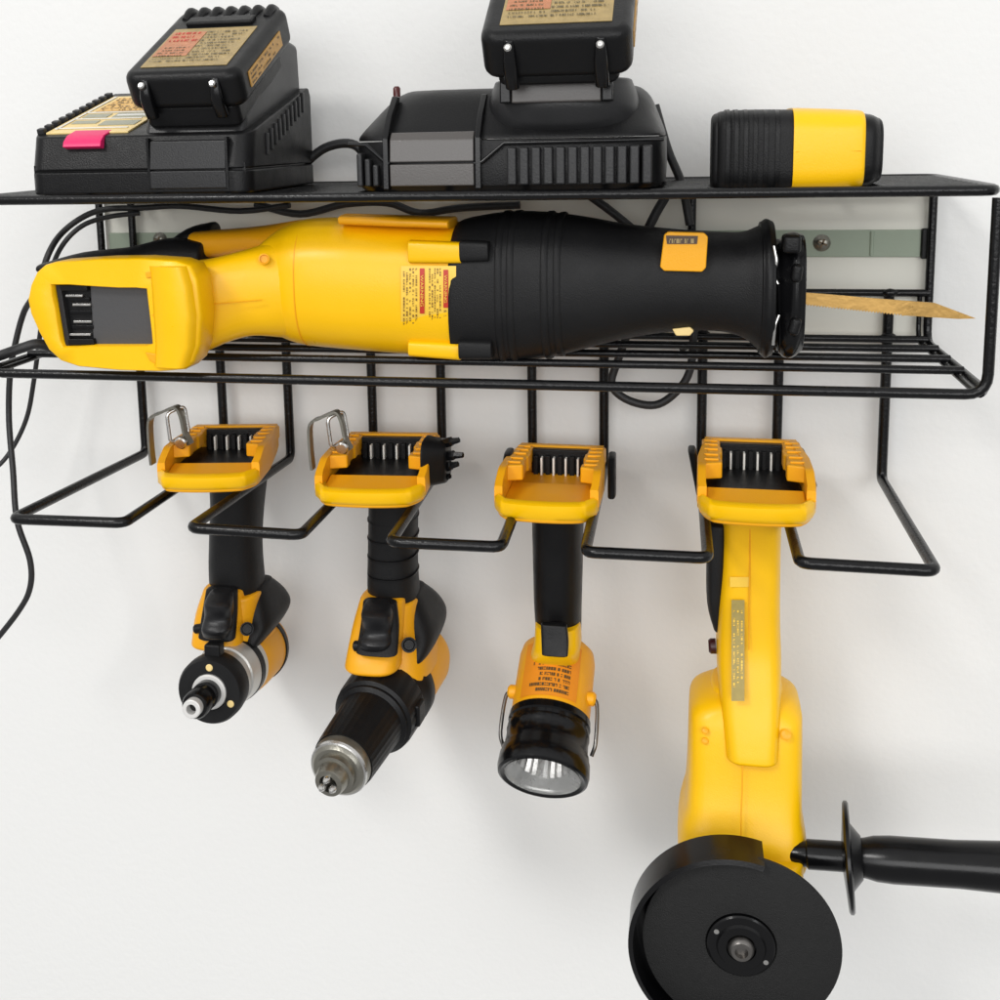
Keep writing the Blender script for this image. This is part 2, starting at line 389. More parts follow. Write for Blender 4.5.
obj('bit_socket', lathe(RAx+ax*(LA+.024), FAx+ax, [(0,.0066),(.0068,.0066),(.0073,.0060),(.0073,.0036),(.001,.0034)], 32), NIK, imp)
obj('work_light_arm', box(-.006, .006, -.006, .004, -.004, .010, frame(RAx+ax*(LA-.010)+upv*.022-perp*.0, perp, ax, upv)), BLK, imp, bev=.0015)
# yellow neck, trigger, grip shoulder
obj('neck', loft([V(241,592,-.062,44,.040,2.6), V(240,612,-.060,46,.052,2.8), V(245,634,-.054,54,.062,2.8), V(249,652,-.048,62,.068,2.6)], rc=.003), YEL2, imp)
obj('trigger_surround', loft([V(226,588,-.071,42,.030,3), V(222,612,-.077,50,.030,3), V(219,640,-.083,52,.030,3)], rc=.003), YEL2, imp)
obj('trigger_bay', loft([V(222,590,-.0850,32,.010,3.4), V(220,612,-.0905,36,.010,3.4), V(217,637,-.0965,38,.010,3.4)], rc=.002), RUB, imp)
obj('trigger', loft([V(221,592,-.092,22,.014,2.6), V(219,602,-.100,28,.018,2.6), V(219,615,-.097,28,.018,2.6), V(217,627,-.102,30,.018,2.6), V(216,634,-.101,26,.014,2.6)], rc=.002), TRG, imp)
obj('direction_button', lathe(U(203,628,-.094), U(196,629,-.094), [(0,.0035),(.006,.0035),(.007,.0026)], 16), BLK, imp)
obj('grip_shoulder', loft([V(258,584,-.050,22,.034,3), V(262,598,-.046,32,.054,3.6), V(266,612,-.046,34,.064,3.6), V(266,624,-.048,24,.068,3), V(264,634,-.050,10,.066,3)], rc=.003), RUB, imp)
obj('case_screw', lathe(U(247,629,-.089), U(247,629,-1), [(0,.005),(.0030,.005),(.0032,.0040),(.002,.0034)], 20), BLK, imp)
def clip(par, px, py, Y=-.08):
    q = lambda dx, dy: U(px+dx, py+dy, Y)
    P = smooth_path([q(4,56), q(2,38), q(1,16), q(4,8), q(11,5), q(20,1), q(28,-1), q(33,8), q(37,26), q(42,36)], 5)
    b = NB(); w = Vector((0, .0038, 0)); t = .0009; rows = []
    for i, p in enumerate(P):
        tn = (P[min(i+1, len(P)-1)]-P[max(i-1, 0)]).normalized(); n = tn.cross(Vector((0,1,0))).normalized()*t
        rows.append([b.verts.new(p+w+n), b.verts.new(p+w-n), b.verts.new(p-w-n), b.verts.new(p-w+n)])
    for r1, r2 in zip(rows, rows[1:]):
        for k in range(4): b.faces.new((r1[k], r1[(k+1) % 4], r2[(k+1) % 4], r2[k]))
    b.faces.new(rows[0]); b.faces.new(rows[-1][::-1])
    c0 = obj('belt_clip', b, CAST, par)
    ring = [q(20,4)+Vector((0,-.004,0)), q(33,-1)+Vector((0,.004,0)), q(38,27)+Vector((0,.004,0)), q(24,34)+Vector((0,-.004,0))]
    obj('clip_loop', tube(ring, .0013, .004, closed=True), STL, c0)
    a = q(36,32); obj('clip_screw', lathe(a+Vector((0,-.006,0)), a+Vector((0,-1,-.2)), [(0,.0046),(.002,.0046),(.003,.0036)], 20), STL, c0)
clip(imp, 149, 408, -.095)

# ------------------------------------------------------------------ drill
drl = root('drill', 'yellow and black drill with long black keyless chuck pointing down at the viewer', 'drill', U(393, 480, -.055))
c = U(394, 432, Y0)
foot(drl, rotM((c.x, Y0, c.z), radians(4), radians(-1)), .077, .109, .0245, YEL2, BLK, bay=.66, fz=.66, st=.52)
obj('handle', clampz(loft([V(396,462,-.062,54,.056,2.6), V(394,505,-.062,48,.046,2.5), V(393,550,-.06,48,.044,2.4), V(394,590,-.058,50,.046,2.4), V(400,622,-.048,50,.052,2.6)], rc=.004), c.z-.0225), RUB, drl)
b = NB()
for k, py in enumerate((515, 533, 551, 569)):
    s = V(393.5,py,-.061,49.5,.0462,2.45); s2 = V(393.5,py+1.6,-.061,49.5,.0462,2.45); loft([s, s2], bm=b, smooth=0)
obj('grip_ridge', b, BLK, drl)
RD = U(420, 648, -.018); FD = U(333, 777, -.180); ax = (FD-RD).normalized(); LD = (FD-RD).length
P0 = lambda s: RD+ax*s
obj('rear_housing', lathe(P0(0), FD, [(0,.012),(.001,.021),(.005,.0265),(.014,.0290),(.040,.0290),(.055,.0280)], 48), YEL2, drl)
obj('rear_cap', lathe(P0(-.002), FD, [(0,.008),(.001,.017),(.004,.0215),(.007,.0235),(.010,.0225)], 40), BLK, drl)
obj('gearbox', lathe(P0(.048), FD, [(0,.0290),(.004,.0312),(.014,.0312),(.016,.0298),(.024,.0290)], 48), BLK, drl)
obj('seal_ring', lathe(P0(.066), FD, [(0,.0285),(.001,.0292),(.003,.0292),(.004,.0285)], 48, cap=False), STLD, drl)
def knurled(A, B, prof, teeth, depth, par, name, m, N=96):
    bm = NB(); A = Vector(A); t = (Vector(B)-A).normalized(); x = t.cross(Vector((0,0,1))).normalized(); y = x.cross(t)
    rings = [[bm.verts.new(A+t*s+(x*cos(2*pi*k/N)+y*sin(2*pi*k/N))*(r-(depth if kn and (k*teeth//N*2+ (1 if (k*teeth % N) > N/2 else 0)) % 2 else 0))) for k in range(N)] for s, r, kn in prof]
    for P, Q in zip(rings, rings[1:]):
        for k in range(N): bm.faces.new((P[k], P[(k+1) % N], Q[(k+1) % N], Q[k]))
    bm.faces.new(rings[0][::-1]); bm.faces.new(rings[-1]); return obj(name, bm, m, par, ang=30)
knurled(P0(.070), FD, [(0,.0285,0),(.002,.0300,0),(.004,.0304,1),(.022,.0300,1),(.026,.0292,0),(.028,.0262,0)], 24, .0010, drl, 'clutch_collar', BLK)
knurled(P0(.094), FD, [(0,.0250,0),(.003,.0268,0),(.006,.0268,0),(.008,.0240,0),(.012,.0236,1),(.050,.0218,1),(.054,.0212,0)], 32, .0006, drl, 'chuck_sleeve', BLK)
ch = obj('chuck_nose', lathe(P0(.147), FD, [(0,.0200),(.002,.0206),(.007,.0200),(.010,.0184),(.0118,.0165),(.012,.0140),(.016,.0134),(.0165,.0112),(.022,.0104),(.0245,.0094),(.025,.0062),(.014,.0055)], 48), CAST, drl)
obj('chuck_band', lathe(P0(.154), FD, [(0,.0196),(.0005,.0204),(.0020,.0197),(.0025,.0186)], 48, cap=False), STL, ch)
for a in (90, 210, 330):
    pp = ax.cross(Vector((0,0,1))).normalized(); uu = pp.cross(ax); p = P0(.167)+(pp*cos(radians(a))+uu*sin(radians(a)))*.0042
    obj('chuck_jaw', lathe(p, p+ax, [(0,.0026),(.007,.0026),(.0095,.0010)], 10), STL, ch)
obj('selector_tab', box(-.006, .006, -.008, .008, 0, .006, frame(P0(.082)-ax.cross(Vector((0,0,1))).normalized()*.026, ax, Vector((0,0,1)), -ax.cross(Vector((0,0,1))))), BLK, drl, bev=.0015)
obj('neck', loft([V(398,598,-.060,44,.042,2.6), V(398,618,-.060,48,.056,2.8), V(402,642,-.058,62,.072,2.8), V(404,660,-.058,66,.080,2.6)], rc=.003), YEL2, drl)
obj('trigger_surround', loft([V(384,597,-.073,46,.030,3), V(380,622,-.080,52,.032,3), V(376,648,-.090,54,.040,3), V(375,660,-.092,56,.044,3)], rc=.003), YEL2, drl)
obj('trigger', loft([V(377,603,-.096,24,.014,2.6), V(377,613,-.104,31,.018,2.6), V(378,628,-.100,30,.018,2.6), V(376,641,-.106,32,.018,2.6), V(374,649,-.105,28,.014,2.6)], rc=.002), TRG, drl)
obj('trigger_bay', loft([V(380,602,-.0885,34,.010,3.4), V(380,625,-.0970,39,.010,3.4), V(377,652,-.1090,42,.010,3.4)], rc=.002), RUB, drl)
obj('direction_button', lathe(U(363,646,-.105), U(355,646,-.105), [(0,.0038),(.006,.0038),(.007,.0026)], 16), BLK, drl)
obj('grip_shoulder', loft([V(412,590,-.050,22,.036,3), V(418,604,-.046,32,.056,3.6), V(423,620,-.046,38,.068,3.6), V(424,636,-.048,30,.076,3.2), V(421,650,-.052,12,.078,3)], rc=.003), RUB, drl)
obj('case_screw', lathe(U(409,645,-.096), U(409,645,-1), [(0,.0055),(.0030,.0055),(.0032,.0042),(.002,.0034)], 20), BLK, drl)
clip(drl, 309, 413, -.095)
bh = obj('bit_holder', loft([H(427,436,486,-.095,.030,3), H(446,440,482,-.085,.026,3)], smooth=0, rc=.002), BLK, drl)
for (x0,y0,x1,y1) in ((440,444,459,440),(440,456,463,455),(440,468,458,464),(436,480,450,476)):
    A, B = U(x0,y0,-.086), U(x1,y1,-.090); obj('screw_bit', lathe(A, B, [(0,.0036),((B-A).length*.6,.0036),((B-A).length*.65,.0026),((B-A).length,.0020)], 6), GLS, bh)

# ------------------------------------------------------------------ flashlight
fl = root('flashlight', 'yellow and black torch with round lens hanging in the third gap', 'flashlight', U(558, 480, -.055))
c = U(561, 444, Y0)
foot(fl, rotM((c.x+.001, Y0, c.z), radians(-1), radians(-2)), .070, .104, .0275, YEL2, YEL2, bay=.45, fz=.70, st=.62)
obj('handle', clampz(loft([V(560,470,-.070,56,.056,2.6), V(558,520,-.068,51,.046,2.4), V(558,570,-.066,49,.042,2.3), V(558,605,-.064,47,.040,2.3), V(559,640,-.060,44,.040,2.4)], rc=.004), c.z-.0255), BLK, fl)
for s, (x0, y0, x1, y1) in zip((-1, 1), ((509,452,502,486),(612,456,612,494))):
    obj('release_tab', loft([V(x0,y0,-.06,8,.020,3), V(x1,y1,-.085,8,.020,3)], smooth=0, rc=.002), BLK, fl)
HA = U(556, 672, -.060); hd = Vector((-.03, -cos(radians(34)), -sin(radians(34)))).normalized()
HP = lambda s: HA+hd*s
obj('neck', loft([V(558,622,-.070,44,.036,3.2), V(558,640,-.072,46,.040,3.2), V(556,650,-.068,48,.040,3), V(556,657,-.062,50,.036,2.6)], rc=.001), YEL, fl)
obj('switch', loft([V(554,625,-.091,26,.006,5), V(555,640,-.094,27,.006,5), V(555,654,-.0975,26,.006,5)], rc=.001), BLK, fl)
obj('head_housing', lathe(HP(-.022), HP(1), [(0,.014),(.002,.021),(.007,.0262),(.014,.0276),(.052,.0278),(.062,.0274)], 48), YEL2, fl)
obj('bezel', lathe(HP(.036), HP(1), [(0,.0268),(.001,.0286),(.006,.0290),(.007,.0278),(.0095,.0276),(.0105,.0288),(.014,.0290),(.015,.0284),(.026,.0290),(.0275,.0302),(.031,.0304),(.032,.0312),(.040,.0316),(.0435,.0308),(.0445,.0290),(.0435,.0268),(.036,.0255)], 56, cap=False), GLS, fl)
def facets(A, ax_, prof, N, name, par, m):
    bm = NB(); x = ax_.cross(Vector((0,0,1))).normalized(); y = x.cross(ax_)
    rings = [[bm.verts.new(A+ax_*q+(x*cos(2*pi*k/N)+y*sin(2*pi*k/N))*(r*(1.0 if k % 2 else .93))) for k in range(N)] for q, r in prof]
    for P, Q in zip(rings, rings[1:]):
        for k in range(N): bm.faces.new((P[k], P[(k+1) % N], Q[(k+1) % N], Q[k]))
    bm.faces.new(rings[0]); return obj(name, bm, m, par, ang=15)
facets(HP(.0755), hd, [(-.024,.005),(-.021,.0090),(-.017,.0122),(-.012,.0152),(-.008,.0174),(-.005,.0190)], 44, 'reflector', fl, STL)
obj('reflector_rim', lathe(HP(.0755), hd+HP(.0755), [(-.006,.0185),(-.004,.0200),(-.001,.0245),(.001,.0262),(.003,.0266)], 48, cap=False), GLASSY, fl)
obj('bulb', lathe(HP(.052), HP(1), [(0,.005),(.004,.005),(.010,.0036),(.014,.0034),(.016,.0020)], 20), STL, fl)
obj('lens', lathe(HP(.0790), HP(1), [(0,.0262),(.0006,.0262),(.0012,.0200),(.0016,.0100)], 48), LENS, fl)
side = hd.cross(Vector((0,0,1))).normalized(); hu = side.cross(hd).normalized()
for s in (-1, 1):
    pts = [HP(.022)+side*s*.0275+hu*.006, HP(.026)+side*s*.0325+hu*.006, HP(.050)+side*s*.0335+hu*.000, HP(.058)+side*s*.031-hu*.006]
    obj('hanging_ring', cord(pts, .0014), STLD, fl)
    obj('ring_pivot', lathe(HP(.022)+side*s*.024+hu*.006, HP(.022)+side*s*1, [(0,.005),(.006,.005),(.0075,.0035)], 16), YEL2, fl)
# printed panel on the head
hf = hu
def headf(u, v):
    a = radians(90+(u-.5)*-2*44); s = -.008+.042*v
    rr = .0283
    return HP(s)+(side*cos(a)+hu*sin(a))*rr
hs = 1 if (HP(0)+side-HP(0)).x > 0 else -1
obj('label_panel', patch(lambda u, v: headf(u, v), 16, 4), mat('label_amber', (.74,.25,.010), .45, var=.1, vscale=80), fl)
def headt(u, v):
    p = headf(u, v); c0 = HP(0)+hd*((p-HP(0)).dot(hd)); return p+(p-c0).normalized()*.0004
obj('lettering', micro(headt, 9, 15, seed=5, fill=.92, h=.6, u0=.16, u1=.84, v0=.08, v1=.95), INK, fl)

# ------------------------------------------------------------------ angle grinder
gr = root('angle_grinder', 'yellow angle grinder with black cutting disc and side handle, rightmost hanging tool', 'angle grinder', U(750, 480, -.055))
c = U(748, 438, Y0)
foot(gr, rotM((c.x+.0015, Y0, c.z), radians(-1), radians(-2)), .0725, .119, .0275, YEL2, BLK, bay=.70, fz=.66, st=.50)
for x0, y0, x1, y1 in ((692,450,700,492),(801,452,812,482)):
    obj('release_tab', loft([V(x0,y0,-.05,8,.022,3), V(x1,y1,-.08,8,.022,3)], smooth=0, rc=.002), BLK, gr)
obj('handle', clampz(loft([V(751,480,-.078,66,.062,3.2), V(751,520,-.078,57,.052,4), V(750,560,-.078,57,.050,4), V(748,610,-.080,60,.052,4), V(748,650,-.083,62,.056,4), V(749,700,-.092,58,.066,4.5), V(750,738,-.100,52,.066,4.5)], rc=.004), c.z-.0255), YEL, gr)
obj('motor_housing', loft([V(746,683,-.084,70,.050,2.6), V(746,688,-.085,90,.058,3), V(745,697,-.086,105,.063,4.5), V(744,712,-.088,108,.066,5.5), V(743,760,-.094,109,.070,5.5), V(742,792,-.100,111,.072,5.5), V(741,812,-.104,120,.076,4.8), V(741,838,-.108,124,.076,4.4), V(744,852,-.110,112,.070,3)], rc=.003), YEL, gr)
obj('gear_case', loft([V(770,846,-.125,62,.060,3.2), V(770,858,-.128,62,.064,3.2), V(771,866,-.130,58,.062,3)], rc=.002), YEL, gr)
obj('gear_case_base', loft([V(764,862,-.128,72,.064,3.4), V(760,880,-.134,76,.066,3.2), V(748,920,-.140,70,.060,2.6), V(742,960,-.142,58,.05,2.2)], rc=.002), BLK, gr)
obj('paddle_switch', loft([V(717,520,-.078,20,.034,3.4), V(716,560,-.080,19,.032,3.4), V(715,600,-.080,16,.030,3.2), V(718,624,-.080,10,.026,3)], rc=.002), RUB, gr)
obj('lock_button', lathe(U(716,646,-.088), U(708,646,-.088), [(0,.0052),(.0035,.0052),(.005,.0040)], 20), mat('lock_red', (.035,.004,.005), .4), gr)
b = NB(); sweep(b, [U(750,522,-.1042), U(750,560,-.1032), U(749,610,-.1062), U(749,650,-.1112)], .00045, seg=6); obj('parting_seam', b, YEL2, gr); b = NB(); sweep(b, [U(743,748,-.1290), U(742,795,-.1358), U(741,815,-.1406), U(741,836,-.1446)], .00045, seg=6)
obj('parting_seam', b, YEL2, gr)
for px, py, r in ((705,731,.0022),(705,741,.0022),(786,735,.0034)): obj('case_screw', lathe(U(px,py,-.121), U(px,py,-1), [(0,r),(.002,r),(.0025,r*.7)], 16), YEL2, gr)
obj('side_vent', box(-.0008, .0008, -.010, .010, -.026, .026, Matrix.Translation(U(690,770,-.085))), BLK, gr)
# warning strip along the handle
def strip(u, v):
    a = U(731.5+13*u, 600+101*v, -.1067-.004*v-.016*v*v); return a
gb = obj('label_strip', patch(strip, 2, 16), mat('label_olive', (.34,.26,.07), .5, var=.25, vscale=250), gr)
obj('lettering', micro(lambda u, v: strip(v, u)+Vector((0,-.0004,0)), 3, 26, seed=9, u0=.10, u1=.97, v0=.05, v1=.95), PALE, gr)
obj('sticker', patch(lambda u, v: U(730+20*u, 577+10*v, -.1038-.0003*v), 2, 2), PALE, gr)
# disc, guard, flange
DY = -.188; DC = U(741, 945, DY); DR = 97/scl(DC)
obj('guard', (lambda bm: bm)(NB()), BLK, gr) if False else None
def gpt(a, r, y): return Vector((GC.x+r*cos(a), y, GC.z+r*sin(a)))
gR = DR*1.065; GC = DC+Vector((-.0050, 0, -.003)); a0, a1 = radians(74), radians(300); n = 56; b = NB(); rows = []
for k in range(n+1):
    a = a0+(a1-a0)*k/n
    prof = [(.25,.020),(gR-.004,.016),(gR-.001,.019),(gR,.020),(gR,-.0055),(gR-.003,-.0065),(gR-.003,-.0045),(gR-.002,.016),(.25,.0175)]
    prof = [(DR*.25 if r == .25 else r, y) for r, y in prof]
    rows.append([b.verts.new(gpt(a, r, DY+y)) for r, y in prof])
for r1, r2 in zip(rows, rows[1:]):
    m_ = len(r1)
    for k in range(m_): b.faces.new((r1[k], r1[(k+1) % m_], r2[(k+1) % m_], r2[k]))
b.faces.new(rows[0][::-1]); b.faces.new(rows[-1])
obj('guard', b, GLS, gr, ang=40)
fwd = Vector((0,-1,0))
dk = obj('cutting_disc', lathe(DC+Vector((0,.003,0)), DC-Vector((0,1,0)), [(0,.010),(0,DR-.0006),(.0005,DR),(.0026,DR),(.003,DR-.0006),(.003,.0215),(.0012,.0205),(.0006,.012)], 96), DISC, gr)
fn = obj('flange_nut', lathe(DC+Vector((0,.003,0)), DC-Vector((0,1,0)), [(0,.0205),(.0040,.0205),(.0048,.0195),(.0048,.0150),(.0064,.0140),(.0064,.0090),(.0040,.0086)], 64), GLS, gr)
for a in (150, 330):
    p = DC+Vector((.0172*cos(radians(a)), -.0012, .0172*sin(radians(a)))); obj('pin_hole', lathe(p, p-Vector((0,1,0)), [(0,.0016),(.0008,.0016)], 12), STL, fn)
sp = obj('spindle', lathe(DC+Vector((0,.003,0)), DC-Vector((0,1,0)), [(0,.0080),(.0070,.0080),(.0090,.0070),(.0100,.0060),(.0100,.0040),(.007,.0036)], 32), STLD, gr)
obj('guard_collar', lathe(DC+Vector((0,.050,0)), DC-Vector((0,1,0)), [(0,.022),(.030,.022),(.040,.018),(.046,.010)], 40), STLD, gr)
# side handle
A = U(790, 853, -.135); B = U(1075, 872, -.150); sh = obj('side_handle', lathe(A, B, [(0,.0070),(.003,.0078),(.010,.0078),(.011,.0092),(.036,.0092),(.038,.0110),(.046,.0120),(.052,.0135),(.062,.0142),(.100,.0140),(.130,.0152),(.150,.0162),(.158,.0150),(.163,.0100)], 48), GLS, gr)
hx = (B-A).normalized(); P = UPL(852, 856, A, Vector((0,1,0)))
s0 = (P-A).dot(hx)
obj('hand_flange', lathe(A+hx*(s0-.006), B, [(0,.010),(.001,.020),(.002,.0320),(.003,.0335),(.0048,.0335),(.0058,.0320),(.006,.020),(.012,.0130)], 56), GLS, sh)

# ------------------------------------------------------------------ reciprocating saw
sw = root('reciprocating_saw', 'long yellow and black reciprocating saw lying in the wire basket', 'saw', U(420, 350, -.09))
SY = -.095
obj('motor_housing', loft([H(262,246,322,SY-.010,.060,2.4), H(285,228,336,SY,.074,2.4), H(310,219,344,SY,.082,2.5), H(350,218,348,SY,.084,2.6), H(400,221,352,SY,.085,2.6), H(462,222,357,SY,.087,2.6)], rc=.001), YEL, sw)
obj('front_plate', loft([H(411,240,263,SY-.038,.012,4), H(461,242,263,SY-.0395,.012,4)], smooth=0, rc=.001), YEL, sw)
obj('front_plate', loft([H(412,339,355,SY-.030,.018,4), H(461,341,359,SY-.032,.018,4)], smooth=0, rc=.001), YEL, sw)
obj('top_rib', loft([H(345,214,224,SY-.020,.030,3), H(452,217,228,SY-.022,.034,3)], smooth=0, rc=.001), YEL2, sw)
obj('neck', loft([H(172,264,358,SY-.036,.054,4.5), H(205,260,351,SY-.026,.060,4.5), H(238,252,338,SY-.017,.066,4.2), H(262,245,333,SY-.010,.070,3.6), H(290,236,336,SY-.004,.074,2.8), H(310,232,338,SY,.074,2.5)], rc=.002), YEL, sw)
obj('handle_arm', loft([H(198,231,258,-.060,.030,2.8), H(230,229,256,-.062,.034,2.8), H(262,226,256,-.070,.044,2.6), H(300,220,280,-.080,.060,2.4)], rc=.004), YEL2, sw)
obj('grip', loft([H(48,262,272,-.10,.030,2.4), H(85,252,280,-.095,.036,2.4), H(130,247,285,-.085,.038,2.4), H(170,238,282,-.075,.036,2.4), H(205,240,275,-.068,.034,2.4)], rc=.003), RUB, sw)
obj('rear_grip', loft([H(165,246,262,-.060,.026,2.6), H(190,228,258,-.055,.028,2.6), H(212,222,250,-.052,.026,2.6)], rc=.003), BLK, sw)
# gearbox boot
obj('gear_boot', loft([H(461,226,360,SY,.0875,2.6), H(466,219,361,SY,.090,2.6), H(505,212,361,SY,.091,2.5), H(545,212,357,SY,.090,2.5), H(585,217,348,SY,.085,2.5), H(625,224,338,SY,.078,2.5), H(670,229,331,SY,.072,2.5), H(715,232,330,SY,.068,2.5), H(742,232,336,SY,.070,2.5), H(758,226,348,SY,.076,2.5), H(767,224,355,SY,.078,2.5)], rc=.002), RUB, sw)
for px, yt, yb, dp in ((505,210.5,362.5,.0925),(516,210.3,362,.0925),(548,211,358,.0912),(560,212,355.5,.0895)):
    obj('boot_seam', loft([H(px,yt+1,yb-1,SY,dp-.001,2.5), H(px+1.5,yt,yb,SY,dp,2.5), H(px+5,yt,yb,SY,dp,2.5), H(px+7,yt+1.5,yb-1.5,SY,dp-.0012,2.5)], smooth=2), RUB, sw)
obj('boot_tab', loft([H(462,240,262,SY-.040,.012,4), H(488,241,261,SY-.041,.012,4)], smooth=0, rc=.001), RUB, sw)
obj('boot_tab', loft([H(462,338,358,SY-.036,.018,4), H(492,339,358,SY-.036,.018,4)], smooth=0, rc=.001), RUB, sw)
obj('boot_rim', loft([H(760,222,353,SY,.079,2.5), H(765,219,357,SY,.082,2.5), H(770,221,355,SY,.080,2.5)], smooth=3, rc=.001), BLK, sw)
obj('front_neck', loft([H(768,238,345,SY,.058,2.6), H(782,240,344,SY,.052,2.6)], smooth=0), BLK, sw)
shp = obj('shoe', loft([H(776,244,352,SY-.004,.054,3.4,-.002), H(784,236,356,SY-.004,.060,3.4), H(792,232,356,SY-.006,.062,3.2), H(800,234,350,SY-.006,.056,3.2)], rc=.001), GLS, sw)
for k, (px, py, w) in enumerate(((792,243,.010),(797,272,.006),(795,325,.006))):
    c = U(px, py, SY-.036); obj('shoe_lug', box(-w*.55, w*.5, -.006, .010, -.006, .005, Matrix.Translation(c) @ Matrix.Rotation(.12*k, 4, 'Y')), BLK, shp, bev=.0025)
obj('shoe_pin', tube([U(774,246,SY-.035), U(777,262,SY-.037), U(773,275,SY-.035), U(778,284,SY-.036)], .0011, .003), STL, shp)
obj('shoe_pin', tube([U(779,315,SY-.035), U(775,325,SY-.036), U(773,345,SY-.035)], .0011, .003), STL, shp)
bl = [(798,292),(830,294.5),(870,298),(935,303),(976,318.5),(958,319),(905,315.5)]
for k in range(34):
    x = 902-3.05*k; y = 315-(902-x)*.105; bl += [(x, y+.9), (x-.6, y-1.1)]
bl += [(798,303)]
obj('saw_blade', slab(bl, SY-.004, .0014), BLADE, sw)
# badge
def bootsurf(px, py, d=0): return U(px, py, SY-.0375-d)
bp = [(664,235),(668,232),(704,233),(708,237),(706,268),(702,272),(664,271),(660,267)]
obj('badge', slab(bp, SY-.0385, .006), YEL2, sw, bev=.0008)
bpx = [(666,235.5),(698,236),(697,244),(667,244)]
obj('badge_panel', slab(bpx, SY-.0391, .0005), mat('badge_brown', (.06,.03,.012), .4), sw)
obj('badge_lettering', micro(lambda u, v: U(669+27*u, 237.5+5*v, SY-.0394), 1, 7, seed=3, fill=1, h=.9), LBT, sw)
obj('lower_badge', slab([(672,329),(690,327),(694,331),(690,336),(676,336)], SY-.024, .006), LBY, sw, bev=.0008)
# warning label on the motor housing : wraps the barrel
bc0 = U(430, 287, SY)
def lab(u, v):
    px = 401+55*u; py = 266+73*v
    hh = 66.0*1.0; q = (py-288)/hh; q = max(-.99, min(.99, q)); y = (.0435+.0003)*(1-abs(q)**2.6)**(1/2.6)
    p = U(px, py, SY-y-.0006); return p
obj('label', patch(lab, 6, 12), PALE, sw)
lab2 = lambda u, v: lab(u, v)+Vector((0,-.0005,0))
b = micro(lambda u, v: lab2(v, u), 5, 22, seed=11, u0=.03, u1=.97, v0=.03, v1=.31); micro(lambda u, v: lab2(v, u), 5, 22, bm=b, seed=12, u0=.03, u1=.97, v0=.50, v1=.74); micro(lambda u, v: lab2(v, u), 2, 22, bm=b, seed=13, u0=.60, u1=.97, v0=.76, v1=.95)
obj('lettering', b, mat('olive_ink', (.20,.10,.015), .5), sw)
def wrap_text(body, u, v0, v1, h):
    bm = text_bm(body, 1, Matrix()); xs = [v.co.x for v in bm.verts]; ys = [v.co.y for v in bm.verts]; x0, x1, y0, y1 = min(xs), max(xs), min(ys), max(ys)
    for v in bm.verts:
        t = (v.co.x-x0)/(x1-x0); s = (v.co.y-y0)/(y1-y0); p = lab(u+(s-.5)*h, v0+(v1-v0)*t); v.co = p+Vector((0,-.0012 if v.co.z > 0 else -.0009,0))
    return bm
rb_ = NB(); patch(lambda u, v: lab(.345+.085*u, .03+.62*v)+Vector((0,-.0006,0)), 1, 8, bm=rb_); patch(lambda u, v: lab(.775+.085*u, .05+.52*v)+Vector((0,-.0006,0)), 1, 8, bm=rb_)
obj('red_band', rb_, RED, sw)
obj('warning_lettering', wrap_text('WARNING', .387, .12, .55, .05), PALE, sw)
obj('warning_lettering', wrap_text('WARNING', .817, .12, .50, .05), PALE, sw)
obj('case_screw', lathe(U(264,259,SY-.040), U(264,259,-1), [(0,.0036),(.0030,.0036),(.0032,.0028),(.002,.0024)], 18), YEL2, sw)
obj('parting_seam', sweep(NB(), [U(200,305,SY-.0565), U(238,302,SY-.0505), U(262,300,SY-.0460)], .0004, seg=6), YEL2, sw)
obj('housing_seam', loft([H(313,219,345,SY,.0832,2.5), H(314,219,345,SY,.0834,2.5)], smooth=0), YEL2, sw)
# battery foot facing the viewer
FY = -.176; o = U(32, 314, FY)
q = lambda pts, Y=FY: [(U(x, y, Y).x, U(x, y, Y).z) for x, y in pts]
MY = frame((0,0,0), (1,0,0), (0,0,1), (0,-1,0))
outer = [(54,262),(100,259),(140,258.5),(176,261),(190,266),(197,280),(201,315),(199,345),(193,362),(184,370),(160,372),(120,371),(78,367),(60,361),(48,350),(38,332),(30,314),(27,300),(30,285),(36,272),(44,265)]
inner = [(70,285),(100,287),(118,288),(135,288),(146,289),(147,298),(149,315),(151,332),(152,344),(146,346),(135,346),(118,346),(92,346),(76,347),(63,347),(60,340),(57,322),(55,308),(52,296),(51,285),(58,285)]
b = NB(); oo = q(outer); ii = q(inner); n = len(oo)
def ringv(pts, z): return [b.verts.new(MY @ Vector((x, y, z))) for x, y in pts]
cxm = sum(x for x, y in oo)/n; czm = sum(y for x, y in oo)/n
shr = lambda P, k: [(cxm+(x-cxm)*k, czm+(y-czm)*k) for x, y in P]
zf_ = -FY
R_ = [ringv(shr(oo,.93), zf_-.030), ringv(oo, zf_-.022), ringv(oo, zf_-.003), ringv(shr(oo,.99), zf_-.0008), ringv(shr(oo,.975), zf_), ringv(shr(ii,1.03), zf_), ringv(ii, zf_-.001), ringv(ii, zf_-.014)]
for A_, B_ in zip(R_, R_[1:]):
    for k in range(n): b.faces.new((A_[k], A_[(k+1) % n], B_[(k+1) % n], B_[k]))
b.faces.new(R_[0]); fsh = obj('battery_foot', b, YEL, sw, ang=50)
obj('bay_floor', prism(q([(84,283),(150,285),(156,350),(88,350)]), MY, zf_-.014, zf_-.0075), mat('bay_grey', (.055,.055,.058), .55, bump=.1), sw, bev=.0006)
tb = obj('terminal_block', prism(q([(50,283),(88,284),(95,350),(61,350)]), MY, zf_-.014, zf_-.0085), BLK, sw)
obj('terminal_cover', prism(q([(55,286),(83,286),(84,292),(57,292)]), MY, zf_-.009, zf_-.004), BLK, tb, bev=.0006)
